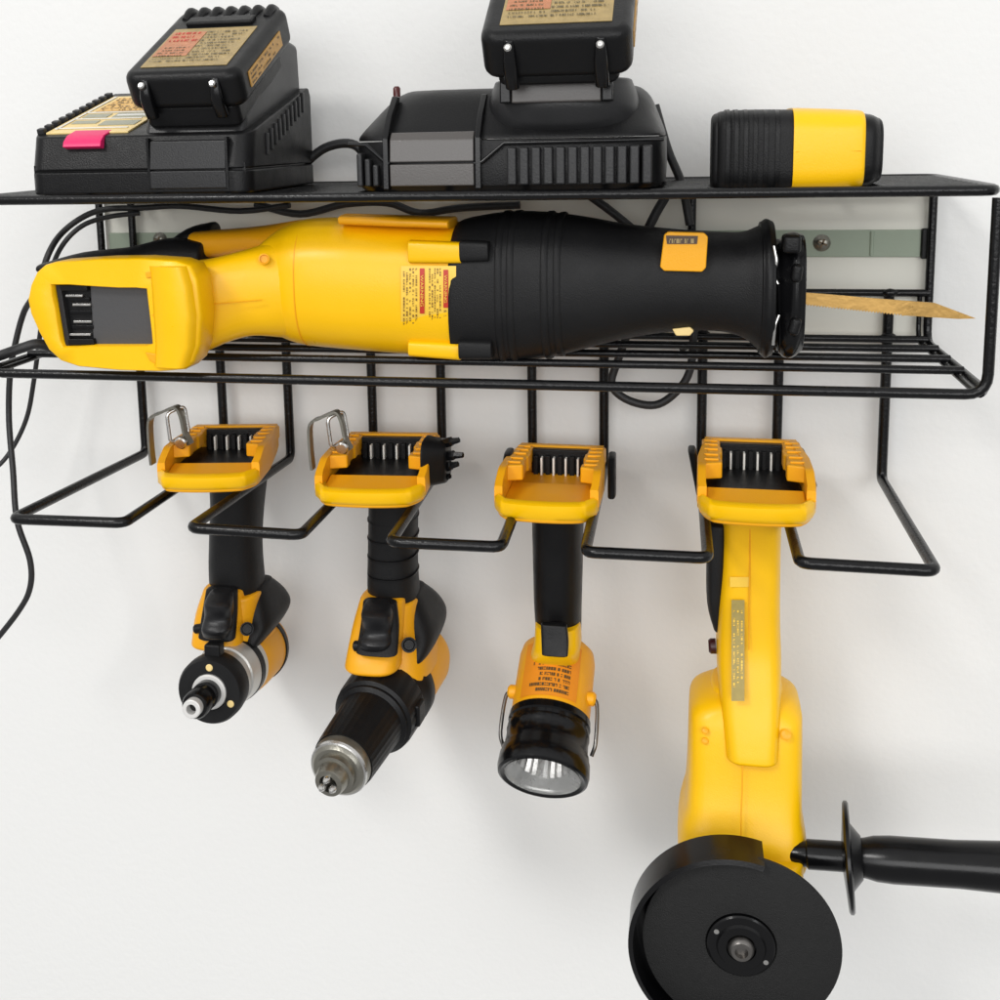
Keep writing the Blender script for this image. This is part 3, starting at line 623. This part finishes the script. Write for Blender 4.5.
obj('terminal_cover', prism(q([(64,340),(90,340),(91,346),(65,347)]), MY, zf_-.009, zf_-.004), BLK, tb, bev=.0006)
obj('terminal_frame', prism(q([(52,286),(57,286),(67,347),(62,347)]), MY, zf_-.010, zf_-.004), GRY, tb, bev=.0005)
for x0, x1, y in ((61,78,297),(68,86,306),(69,87,323),(65,86,336)):
    obj('terminal', prism(q([(x0,y-1),(x1,y-1),(x1,y+1.2),(x0,y+1.2)]), MY, zf_-.009, zf_-.0055), STL, tb, bev=.0002)
for x0, x1, y in ((64,84,301),(64,86,314),(66,88,329)):
    obj('terminal_rib', prism(q([(x0,y-2),(x1,y-2),(x1,y+2),(x0,y+2)]), MY, zf_-.009, zf_-.0068), GLS, tb, bev=.0004)
# raised sill at the right of the foot
b = NB()
secs = []
for py, x0, x1 in ((266,150,186),(285,152,192),(315,154,196),(345,156,195),(366,155,188)):
    a_, b2 = U(x0,py,FY), U(x1,py,FY); secs.append([a_+Vector((0,.006,0)), a_+Vector((0,-.0005,0)), a_+Vector((.003,-.0040,0)), b2+Vector((-.004,-.0085,0)), b2+Vector((0,-.006,0)), b2+Vector((.001,.008,0))])
vs = [[b.verts.new(p) for p in r] for r in secs]
for r1, r2 in zip(vs, vs[1:]):
    for k in range(6): b.faces.new((r1[k], r1[(k+1) % 6], r2[(k+1) % 6], r2[k]))
b.faces.new(vs[0]); b.faces.new(vs[-1][::-1]); obj('front_sill', b, YEL, sw, ang=60)
for pts in ([(146,272),(160,270),(159,276),(147,278)], [(146,352),(160,354),(160,366),(150,360)]):
    obj('latch_notch', prism(q(pts), MY, zf_-.002, zf_+.0012), YEL2, sw, bev=.0005)
for y in (314.5,): obj('mould_line', prism(q([(152,y),(196,y),(196,y+.8),(152,y+.8)]), MY, zf_, zf_+.0005), YEL2, sw)

# ------------------------------------------------------------------ battery packs and chargers
def battery(par, M, W=.079, L=.112, T=.025, low=.014):
    # local: x right, y back, z up ; origin front bottom centre
    body = obj('body', prism(rrect(W, L, .010, 6, 0, L/2), M, .000, T), BLK, par, bev=.006, seg=4)
    obj('lower_shell', prism(rrect(W*.82, L*.86, .006, 4, 0, L*.46), M, -low, .002), BLK, par, bev=.003)
    for s in (-1, 1):
        obj('front_ridge', loft([(M @ Vector((s*W*.30, -.001, -.003)), M.to_3x3() @ Vector((.0040,0,0)), M.to_3x3() @ Vector((0,.003,0)), 2.4), (M @ Vector((s*W*.30, -.0025, T*.4)), M.to_3x3() @ Vector((.0040,0,0)), M.to_3x3() @ Vector((0,.0035,0)), 2.4), (M @ Vector((s*W*.30, .002, T-.004)), M.to_3x3() @ Vector((.0030,0,0)), M.to_3x3() @ Vector((0,.003,0)), 2.4)], 20, rc=.001), GLS, par)
        obj('rivet', lathe(M @ Vector((s*W*.30, -.0015, T-.008)), M @ Vector((s*W*.30, -1, 1.0)), [(0,.0022),(.0045,.0022),(.0055,.0013)], 14), STL, par)
    obj('latch_bar', box(-W*.30, W*.30, L*.70, L*.80, T-.001, T+.003, M), BLK, par, bev=.0015)
    obj('latch', box(-W*.27, W*.27, L*.82, L*.88, T-.004, T+.0005, M), GRY, par, bev=.001)
    for k in range(7):
        x = (k-3)*W*.125
        obj('rear_rib', loft([(M @ Vector((x, L*.83, T-.002)), M.to_3x3() @ Vector((.0030,0,0)), M.to_3x3() @ Vector((0,0,.004)), 2.2), (M @ Vector((x, L*.93, T-.001)), M.to_3x3() @ Vector((.0034,0,0)), M.to_3x3() @ Vector((0,0,.005)), 2.2), (M @ Vector((x, L*1.00, T-.008)), M.to_3x3() @ Vector((.0032,0,0)), M.to_3x3() @ Vector((0,.002,.007)), 2.2)], 14, rc=.001), BLK, par)
    lb = obj('label', box(-W*.37, W*.37, L*.10, L*.66, T-.0001, T+.0005, M), LBT, par, bev=.0002)
    f1 = flat(M @ Matrix.Translation((-W*.20, L*.42, 0)), W*.30, L*.36, T+.0008)
    obj('label_field', patch(f1, 1, 1), LBO, lb)
    f2 = flat(M @ Matrix.Translation((W*.0, L*.38, 0)), W*.68, L*.50, T+.0010)
    bb = micro(f2, 11, 26, seed=21, u0=.44, u1=1, v0=.04, v1=.96); micro(f2, 6, 26, bm=bb, seed=22, u0=.02, u1=.42, v0=.04, v1=.5)
    obj('lettering', bb, mat('ink_olive', (.10,.075,.03), .5), lb)
    bb = micro(f2, 3, 9, seed=23, u0=.03, u1=.40, v0=.62, v1=.95, h=.5); obj('heading', bb, RED, lb)
    Ms = M @ frame((W/2+.0003, L*.45, T*.5), (0,1,0), (0,0,1), (1,0,0))
    sl = obj('side_label', box(-L*.30, L*.30, -.005, .005, -.0006, .0004, Ms), mat('side_label_amber', (.55,.30,.07), .45, var=.4, vscale=200), par)
    obj('side_lettering', micro(flat(Ms, L*.56, .009, .0007), 3, 16, seed=31), INK, sl)
def slopeM(px, py, Y, yaw, th): return Matrix.Translation(U(px, py, Y)) @ Matrix.Rotation(radians(yaw), 4, 'Z') @ Matrix.Rotation(radians(th), 4, 'X')

ZS = ZT+.0028                        # top of the shelf wires
# charger, left
X0, X1 = U(32, 170, -.152).x, U(252, 170, -.152).x; XM = (X0+X1)/2
c1 = root('battery_charger', 'black charger with a magenta sticker and orange label at the left of the shelf', 'charger', (XM, -.09, ZS), 'battery chargers on the top shelf')
Yf, Yb = -.158, -.028
zt1 = U(60, 137, Yf).z; zt2 = zt1+.032; zm = U(60, 172, Yf).z
MX = frame((0,0,0), (0,1,0), (0,0,1), (1,0,0))
fe = lambda e: all(v.co.y < Yf+.0085 for v in e.verts) and abs(e.verts[0].co.x-e.verts[1].co.x) < 1e-5
obj('base', round_edges(prism([(Yf,ZS),(Yf,zm-.0003),(Yb,zm-.0003),(Yb,ZS)], MX, X0, X1), .011, fe), BLK, c1, bev=.0014)
body1 = obj('body', round_edges(prism([(Yf,zm+.0006),(Yf+.006,zt1),(Yb-.004,zt2),(Yb,zt2-.006),(Yb,zm+.0006)], MX, X0, X1), .011, fe), BLK, c1, bev=.0014)
obj('seam', box(X0+.0032, X1-.0032, Yf+.0032, Yb-.001, zm-.004, zm+.004), GLS, c1)
xa, xb = U(149, 150, Yf).x, U(225, 150, Yf).x
obj('front_panel', prism([(Yf-.0012,ZS+.003),(Yf-.0012,zm-.0004),(Yf+.006,zm-.0004),(Yf+.006,ZS+.003)], MX, xa, xb), GRY, c1, bev=.0008)
obj('front_panel', prism([(Yf-.0012,zm+.0004),(Yf+.0012,zt1-.004),(Yf+.008,zt1-.003),(Yf+.006,zm+.0004)], MX, xa, xb), GRY, c1, bev=.0008)
for x in (xa-.0008, xb+.0008): obj('seam', box(x-.0008, x+.0008, Yf-.0006, Yf+.004, ZS+.003, zt1-.002), GLS, c1)
n1 = Vector((0, -(zt2-zt1), (Yb-.004)-(Yf+.008))).normalized(); pl = Vector((0, Yf+.008, zt1))
th1 = math.atan2(zt2-zt1, (Yb-.004)-(Yf+.008))
# cradle under the battery
cx0, cx1 = U(140, 110, -.15).x, X1-.002
cr_ = [(Yf+.010,zt1-.002),(Yf+.016,zt1+.012),(Yb-.035,zt2+.034),(Yb-.006,zt2+.030),(Yb-.003,zt2-.006)]
obj('cradle', prism(cr_, MX, cx0, cx1-.004), GRY, c1, bev=.004)
# vented shoulder on the right
b = NB()
for k in range(10):
    t = k/9; y = Yf+.035+t*.075; z = zt1-.006+t*.028
    box(X1-.001, X1+.0014, y-.0014, y+.0014, z-.008, z+.006, Matrix(), b)
obj('vent', b, GRY, c1, bev=.0005)
# label with lines on the sloping lid
Ml = Matrix.Translation((X0+.036, (Yf+Yb)/2-.002, (zt1+zt2)/2)) @ Matrix.Rotation(th1, 4, 'X')
lid = obj('label', box(-.028, .030, -.052, .048, -.001, .0005, Ml), LBY, c1, bev=.0003)
obj('label_field', patch(flat(Ml @ Matrix.Translation((.003,.022,0)), .046, .040, .0008), 1, 1), mat('label_amber2', (.72,.42,.10), .45, var=.3, vscale=140), lid)
b = NB()
for (u, v, w, h) in ((-.012,-.010,.018,.010),(-.012,-.027,.018,.008),(.014,-.010,.026,.012),(.014,-.030,.026,.012)):
    box(u-w/2, u+w/2, v-h/2, v+h/2, .0006, .0009, Ml, b)
obj('label_box', b, LBG, lid)
b = NB()
for (u, v, w, h) in ((.0,-.019,.050,.0016),(.0,-.0015,.050,.0016),(-.024,0,.0016,.09),(.014,-.010,.022,.003),(.0,-.043,.052,.0016)):
    box(u-w/2, u+w/2, v-h/2, v+h/2, .0008, .0012, Ml, b)
obj('label_line', b, WHT, lid)
obj('lettering', micro(flat(Ml @ Matrix.Translation((.003,.022,0)), .044, .038, .0011), 8, 16, seed=41), INK, lid)
b = NB()
for k in range(11): 
    y = -.052+k*.0098; box(-.0345, -.0295, y, y+.005, -.001, .003, Ml, b)
obj('edge_rib', b, GRY, c1, bev=.0008)
mp = [UPL(x, y, (0,Yf-.0006,0), Vector((0,1,0))) for x, y in ((62,139),(68,134),(101,133),(105,138),(102,146),(86,148),(64,146))]
sx0, sx1 = mp[0].x, mp[0].x+(mp[3].x-mp[0].x)*.88
obj('sticker', prism([(Yf-.0010,zt1-.0065),(Yf+.0004,zt1-.003),(Yf+.0052,zt1+.0008),(Yf+.017,zt1+.0042),(Yf+.017,zt1+.002),(Yf+.004,zt1-.008)], MX, sx0, sx1), MAG, c1, bev=.0006)
bt1 = root('battery_pack', 'black battery pack with orange tan label plugged into the left charger', 'battery', U(186, 112, -.152), 'battery packs on the top shelf')
battery(bt1, slopeM(187, 111, -.158, -1, 27), .078, .108)

# charger, middle
Xa, Xb = U(347, 170, -.160).x, U(664, 170, -.160).x
c2 = root('battery_charger', 'wide black charger with ribbed front in the middle of the shelf', 'charger', ((Xa+Xb)/2, -.09, ZS), 'battery chargers on the top shelf')
zk = U(500, 140, -.160).z; zt = U(430, 90, -.120).z
def Z(z, x0, x1, y0, y1, n=6): return (Vector(((x0+x1)/2,(y0+y1)/2,z)), Vector(((x1-x0)/2,0,0)), Vector((0,(y1-y0)/2,0)), n)
obj('base', loft([Z(ZS,Xa+.003,Xb-.003,-.158,-.022), Z(ZS+.003,Xa,Xb,-.161,-.020), Z((ZS+zk)/2,Xa-.0005,Xb+.0005,-.162,-.020), Z(zk,Xa,Xb,-.160,-.020)], N=64, smooth=0), BLK, c2)
obj('body', loft([Z(zk+.0008,Xa+.0006,Xb-.0006,-.1596,-.021), Z(zk+.004,Xa+.001,Xb-.001,-.158,-.021), Z(zk+(zt-zk)*.45,Xa+.008,Xb-.005,-.149,-.023,5), Z(zk+(zt-zk)*.8,Xa+.018,Xb-.010,-.138,-.026,5), Z(zt-.001,Xa+.026,Xb-.016,-.128,-.032,5), Z(zt,Xa+.032,Xb-.022,-.118,-.040,5)], N=64, smooth=3), BLK, c2)
xp, xq = U(390, 160, -.163).x, U(474, 160, -.163).x; zg = U(430, 163, -.163).z; zp0 = U(430, 186, -.163).z; zp1 = U(430, 132, -.162).z
obj('front_panel', box(xp, xq, -.1645, -.150, zp0, zg-.0006), GRYP, c2, bev=.0008)
obj('front_panel', prism([(-.1645,zg+.0006),(-.1632,zk+.001),(-.1590,zp1),(-.148,zp1),(-.148,zg+.0006)], MX, xp, xq), GRYP, c2, bev=.0008)
for x in (xp-.0025, xq+.0025):
    obj('panel_seam', prism([(-.1650,zp0-.002),(-.1645,zk+.002),(-.153,zk+(zt-zk)*.5),(-.137,zt-.004),(-.130,zt-.004),(-.150,zp0-.002)], MX, x-.0018, x+.0018), GLS, c2, bev=.0006)
zr0 = ZS+.003; zr1 = U(580, 146, -.163).z
xs = U(506, 165, -.163).x; xe_ = Xb-.006
for k in range(12):
    x = xs+(xe_-xs)*(k+.5)/12; obj('front_rib', box(x-.0028, x+.0028, -.1655, -.155, zr0, zr1), GRY, c2, bev=.0012)
for k in range(3):
    x = Xa+.0085+k*.0050; obj('front_rib', box(x-.0018, x+.0018, -.1625, -.150, zr0, zr1-.002-.0035*k), GRY, c2, bev=.0012)
path = [(348,144),(366,145),(386,163),(390,163.3)]; p2 = [(474,163.3),(482,162),(504,143),(664,139)]
b = NB()
for pp in (path, p2): sweep(b, [U(x, y, -.1635) for x, y in pp], .0012)
obj('trim_line', b, GLS, c2)
bc = U(561, 100, -.140)
def E(z, rx, ry, yc=-.125): return (Vector((bc.x, yc, z)), Vector((rx,0,0)), Vector((0,ry,0)), 2.4)
zc0 = U(561, 124, -.158).z; zc1 = U(561, 82, -.150).z
obj('battery_collar', loft([E(zc0-.006,.046,.028), E(zc0,.046,.036), E((zc0+zc1)/2,.0465,.040), E(zc1,.042,.036)], N=48, rc=.002), GRY, c2)
obj('collar_step', box(bc.x-.026, bc.x+.026, -.1690, -.12, U(561,102,-.169).z, zc1+.004), GRYP, c2, bev=.001)
for s in (-1, 1): obj('guide_post', box(bc.x+s*.0295-.0032, bc.x+s*.0295+.0032, -.1700, -.12, U(561,102,-.169).z, zc1+.006), GLS, c2, bev=.001)
ldx = U(396, 90, -.10).x; obj('indicator_light', lathe((ldx,-.098,zt-.003), (ldx+.002,-.098,zt+1), [(0,.0024),(.0055,.0024),(.0068,.0014)], 14), mat('dark_red', (.07,.008,.008), .3), c2)
bt2 = root('battery_pack', 'black battery pack tilted on top of the wide middle charger', 'battery', U(557, 80, -.165), 'battery packs on the top shelf')
battery(bt2, slopeM(557, 80, -.186, 0, 34), .084, .112, .029, .006)

# cords
Cr = .0030
obj('power_cord', cord([U(290,205,-.03), U(240,211,-.03), U(180,206,-.03), U(140,208,-.035), U(108,209,-.04), U(85,216,-.045), U(62,233,-.055), U(48,255,-.07), U(37,290,-.07), U(24,312,-.06), U(15,345,-.06), U(10,375,-.06), U(9,420,-.06), U(13,470,-.07), U(17,520,-.08), U(30,560,-.08), U(30,588,-.08), U(18,612,-.08), U(-12,650,-.08)], .0023), CORD, c1)
obj('power_cord', cord([U(140,213,-.035), U(108,217,-.045), U(82,226,-.055), U(62,246,-.06), U(50,275,-.05), U(42,320,-.04), U(34,380,-.035), U(26,420,-.035), U(8,455,-.04), U(-15,478,-.05)], .0019), CORD, c1)
obj('power_cord', cord([U(60,352,-.13), U(40,344,-.14), U(22,348,-.145), U(-12,360,-.15)], .0035), CORD, c1)
obj('power_cord', cord([U(300,168,-.03), U(325,148,-.03), U(352,144,-.03), U(366,160,-.03), U(372,196,-.03)], .0034), CORD, c2)
obj('power_cord', cord([U(255,204,-.025), U(300,214,-.025), U(345,204,-.025), U(388,203,-.02), U(420,213,-.02), U(460,208,-.02), U(520,205,-.02)], .0028), CORD, c2)
obj('power_cord', cord([U(655,105,-.03), U(668,150,-.03), U(682,185,-.03), U(690,225,-.03)], .0030), CORD, c2)
obj('power_cord', cord([U(590,196,-.02), U(612,212,-.02), U(636,232,-.02), U(655,250,-.018), U(640,300,-.018), U(618,360,-.018), U(612,385,-.018), U(628,400,-.018), U(655,405,-.018), U(676,392,-.018), U(690,370,-.018), U(694,330,-.018)], .0030), CORD, c2)
obj('power_cord', cord([U(666,196,-.02), U(655,215,-.02), U(646,235,-.02), U(640,260,-.02)], .0034), CORD, c2)
def tie(px, py, Y, par): 
    obj('cable_tie', tube([U(px-10,py+6,Y), U(px,py,Y), U(px+12,py+5,Y)], .0024, .004), CORD, par)
tie(690, 344, -.020, c2)

# yellow and black pod battery on the right
Pb = root('battery_pack', 'yellow and black pod battery standing alone at the right of the shelf', 'battery', U(790, 190, -.115), 'battery packs on the top shelf')
def PS(px, yt, yb, Y, dep, n=4): return H(px, yt, yb, Y, dep, n)
obj('black_body', loft([PS(716,114,189,-.115,.058,4), PS(722,112,190.5,-.115,.066,4.5), PS(750,110.5,191,-.115,.070,4.5), PS(789,110.5,191,-.115,.071,4.5)], rc=.003, N=48), RUB, Pb)
b = NB()
for px in (724, 732, 741, 750, 760, 771): loft([PS(px,110.6,191.2,-.115,.0728,4.5), PS(px+3.6,110.2,191.2,-.115,.0732,4.5)], bm=b, smooth=0, N=48)
obj('grip_rib', b, BLK, Pb)
obj('yellow_band', loft([PS(788,109,191.6,-.115,.0735,4.5), PS(800,109,191.6,-.115,.0740,4.5), PS(830,110,190.5,-.115,.0720,4.5), PS(853,111,187.5,-.115,.0690,4.5), PS(857,112.5,186,-.115,.066,4.5)], smooth=3, N=48), YEL, Pb)
obj('end_cap', loft([PS(856,114,185,-.115,.064,4.5), PS(866,115,184,-.115,.062,4.2), PS(873,118,181,-.115,.054,4)], rc=.002, N=48), BLK, Pb)
obj('band_seam', loft([PS(790,150.4,151.4,-.115,.0744,4), PS(853,149.4,150.4,-.115,.0700,4)], smooth=0), YEL2, Pb)

# ------------------------------------------------------------------ light
w = bpy.data.worlds.new('World'); sc.world = w; w.use_nodes = True
nt = w.node_tree; bg = nt.nodes['Background']; bg.inputs[1].default_value = 1.0
tc = nt.nodes.new('ShaderNodeTexCoord'); sx = nt.nodes.new('ShaderNodeSeparateXYZ'); cr = nt.nodes.new('ShaderNodeValToRGB'); mr = nt.nodes.new('ShaderNodeMapRange')
nt.links.new(tc.outputs['Generated'], sx.inputs[0]); nt.links.new(sx.outputs[2], mr.inputs[0]); mr.inputs[1].default_value = -1
nt.links.new(mr.outputs[0], cr.inputs[0]); nt.links.new(cr.outputs[0], bg.inputs[0])
e = cr.color_ramp.elements; e[0].position = .45; e[0].color = (.42,.42,.42,1); e[1].position = .8; e[1].color = (.95,.95,.95,1)
def area(name, loc, tgt, size, power, col=(1,1,1)):
    l = bpy.data.lights.new(name, 'AREA'); l.shape = 'RECTANGLE'; l.size, l.size_y = size; l.energy = power; l.color = col
    o = bpy.data.objects.new(name, l); COL.objects.link(o); o.location = loc
    o.rotation_euler = (Vector(tgt)-Vector(loc)).to_track_quat('-Z', 'Y').to_euler()
area('softbox', (-1.9, -3.0, 2.4), (-.1, 0, -.25), (.9, .7), 60, (1,.985,.96))
area('right_light', (1.9, -2.8, .6), (-.1, 0, -.25), (.8, 1.6), 16, (.97,.99,1))  # weaker, slightly cool area light from the right
area('front_fill', (0, -3.4, .55), (-.1, 0, -.25), (3.2, 1.4), 60, (1,1,1))  # added frontal fill that softens wall shadows, not an actual window
sc.view_settings.view_transform = 'Standard'; sc.view_settings.look = 'None'; sc.view_settings.exposure = -.12; sc.view_settings.gamma = 1
sc.render.engine = 'CYCLES'
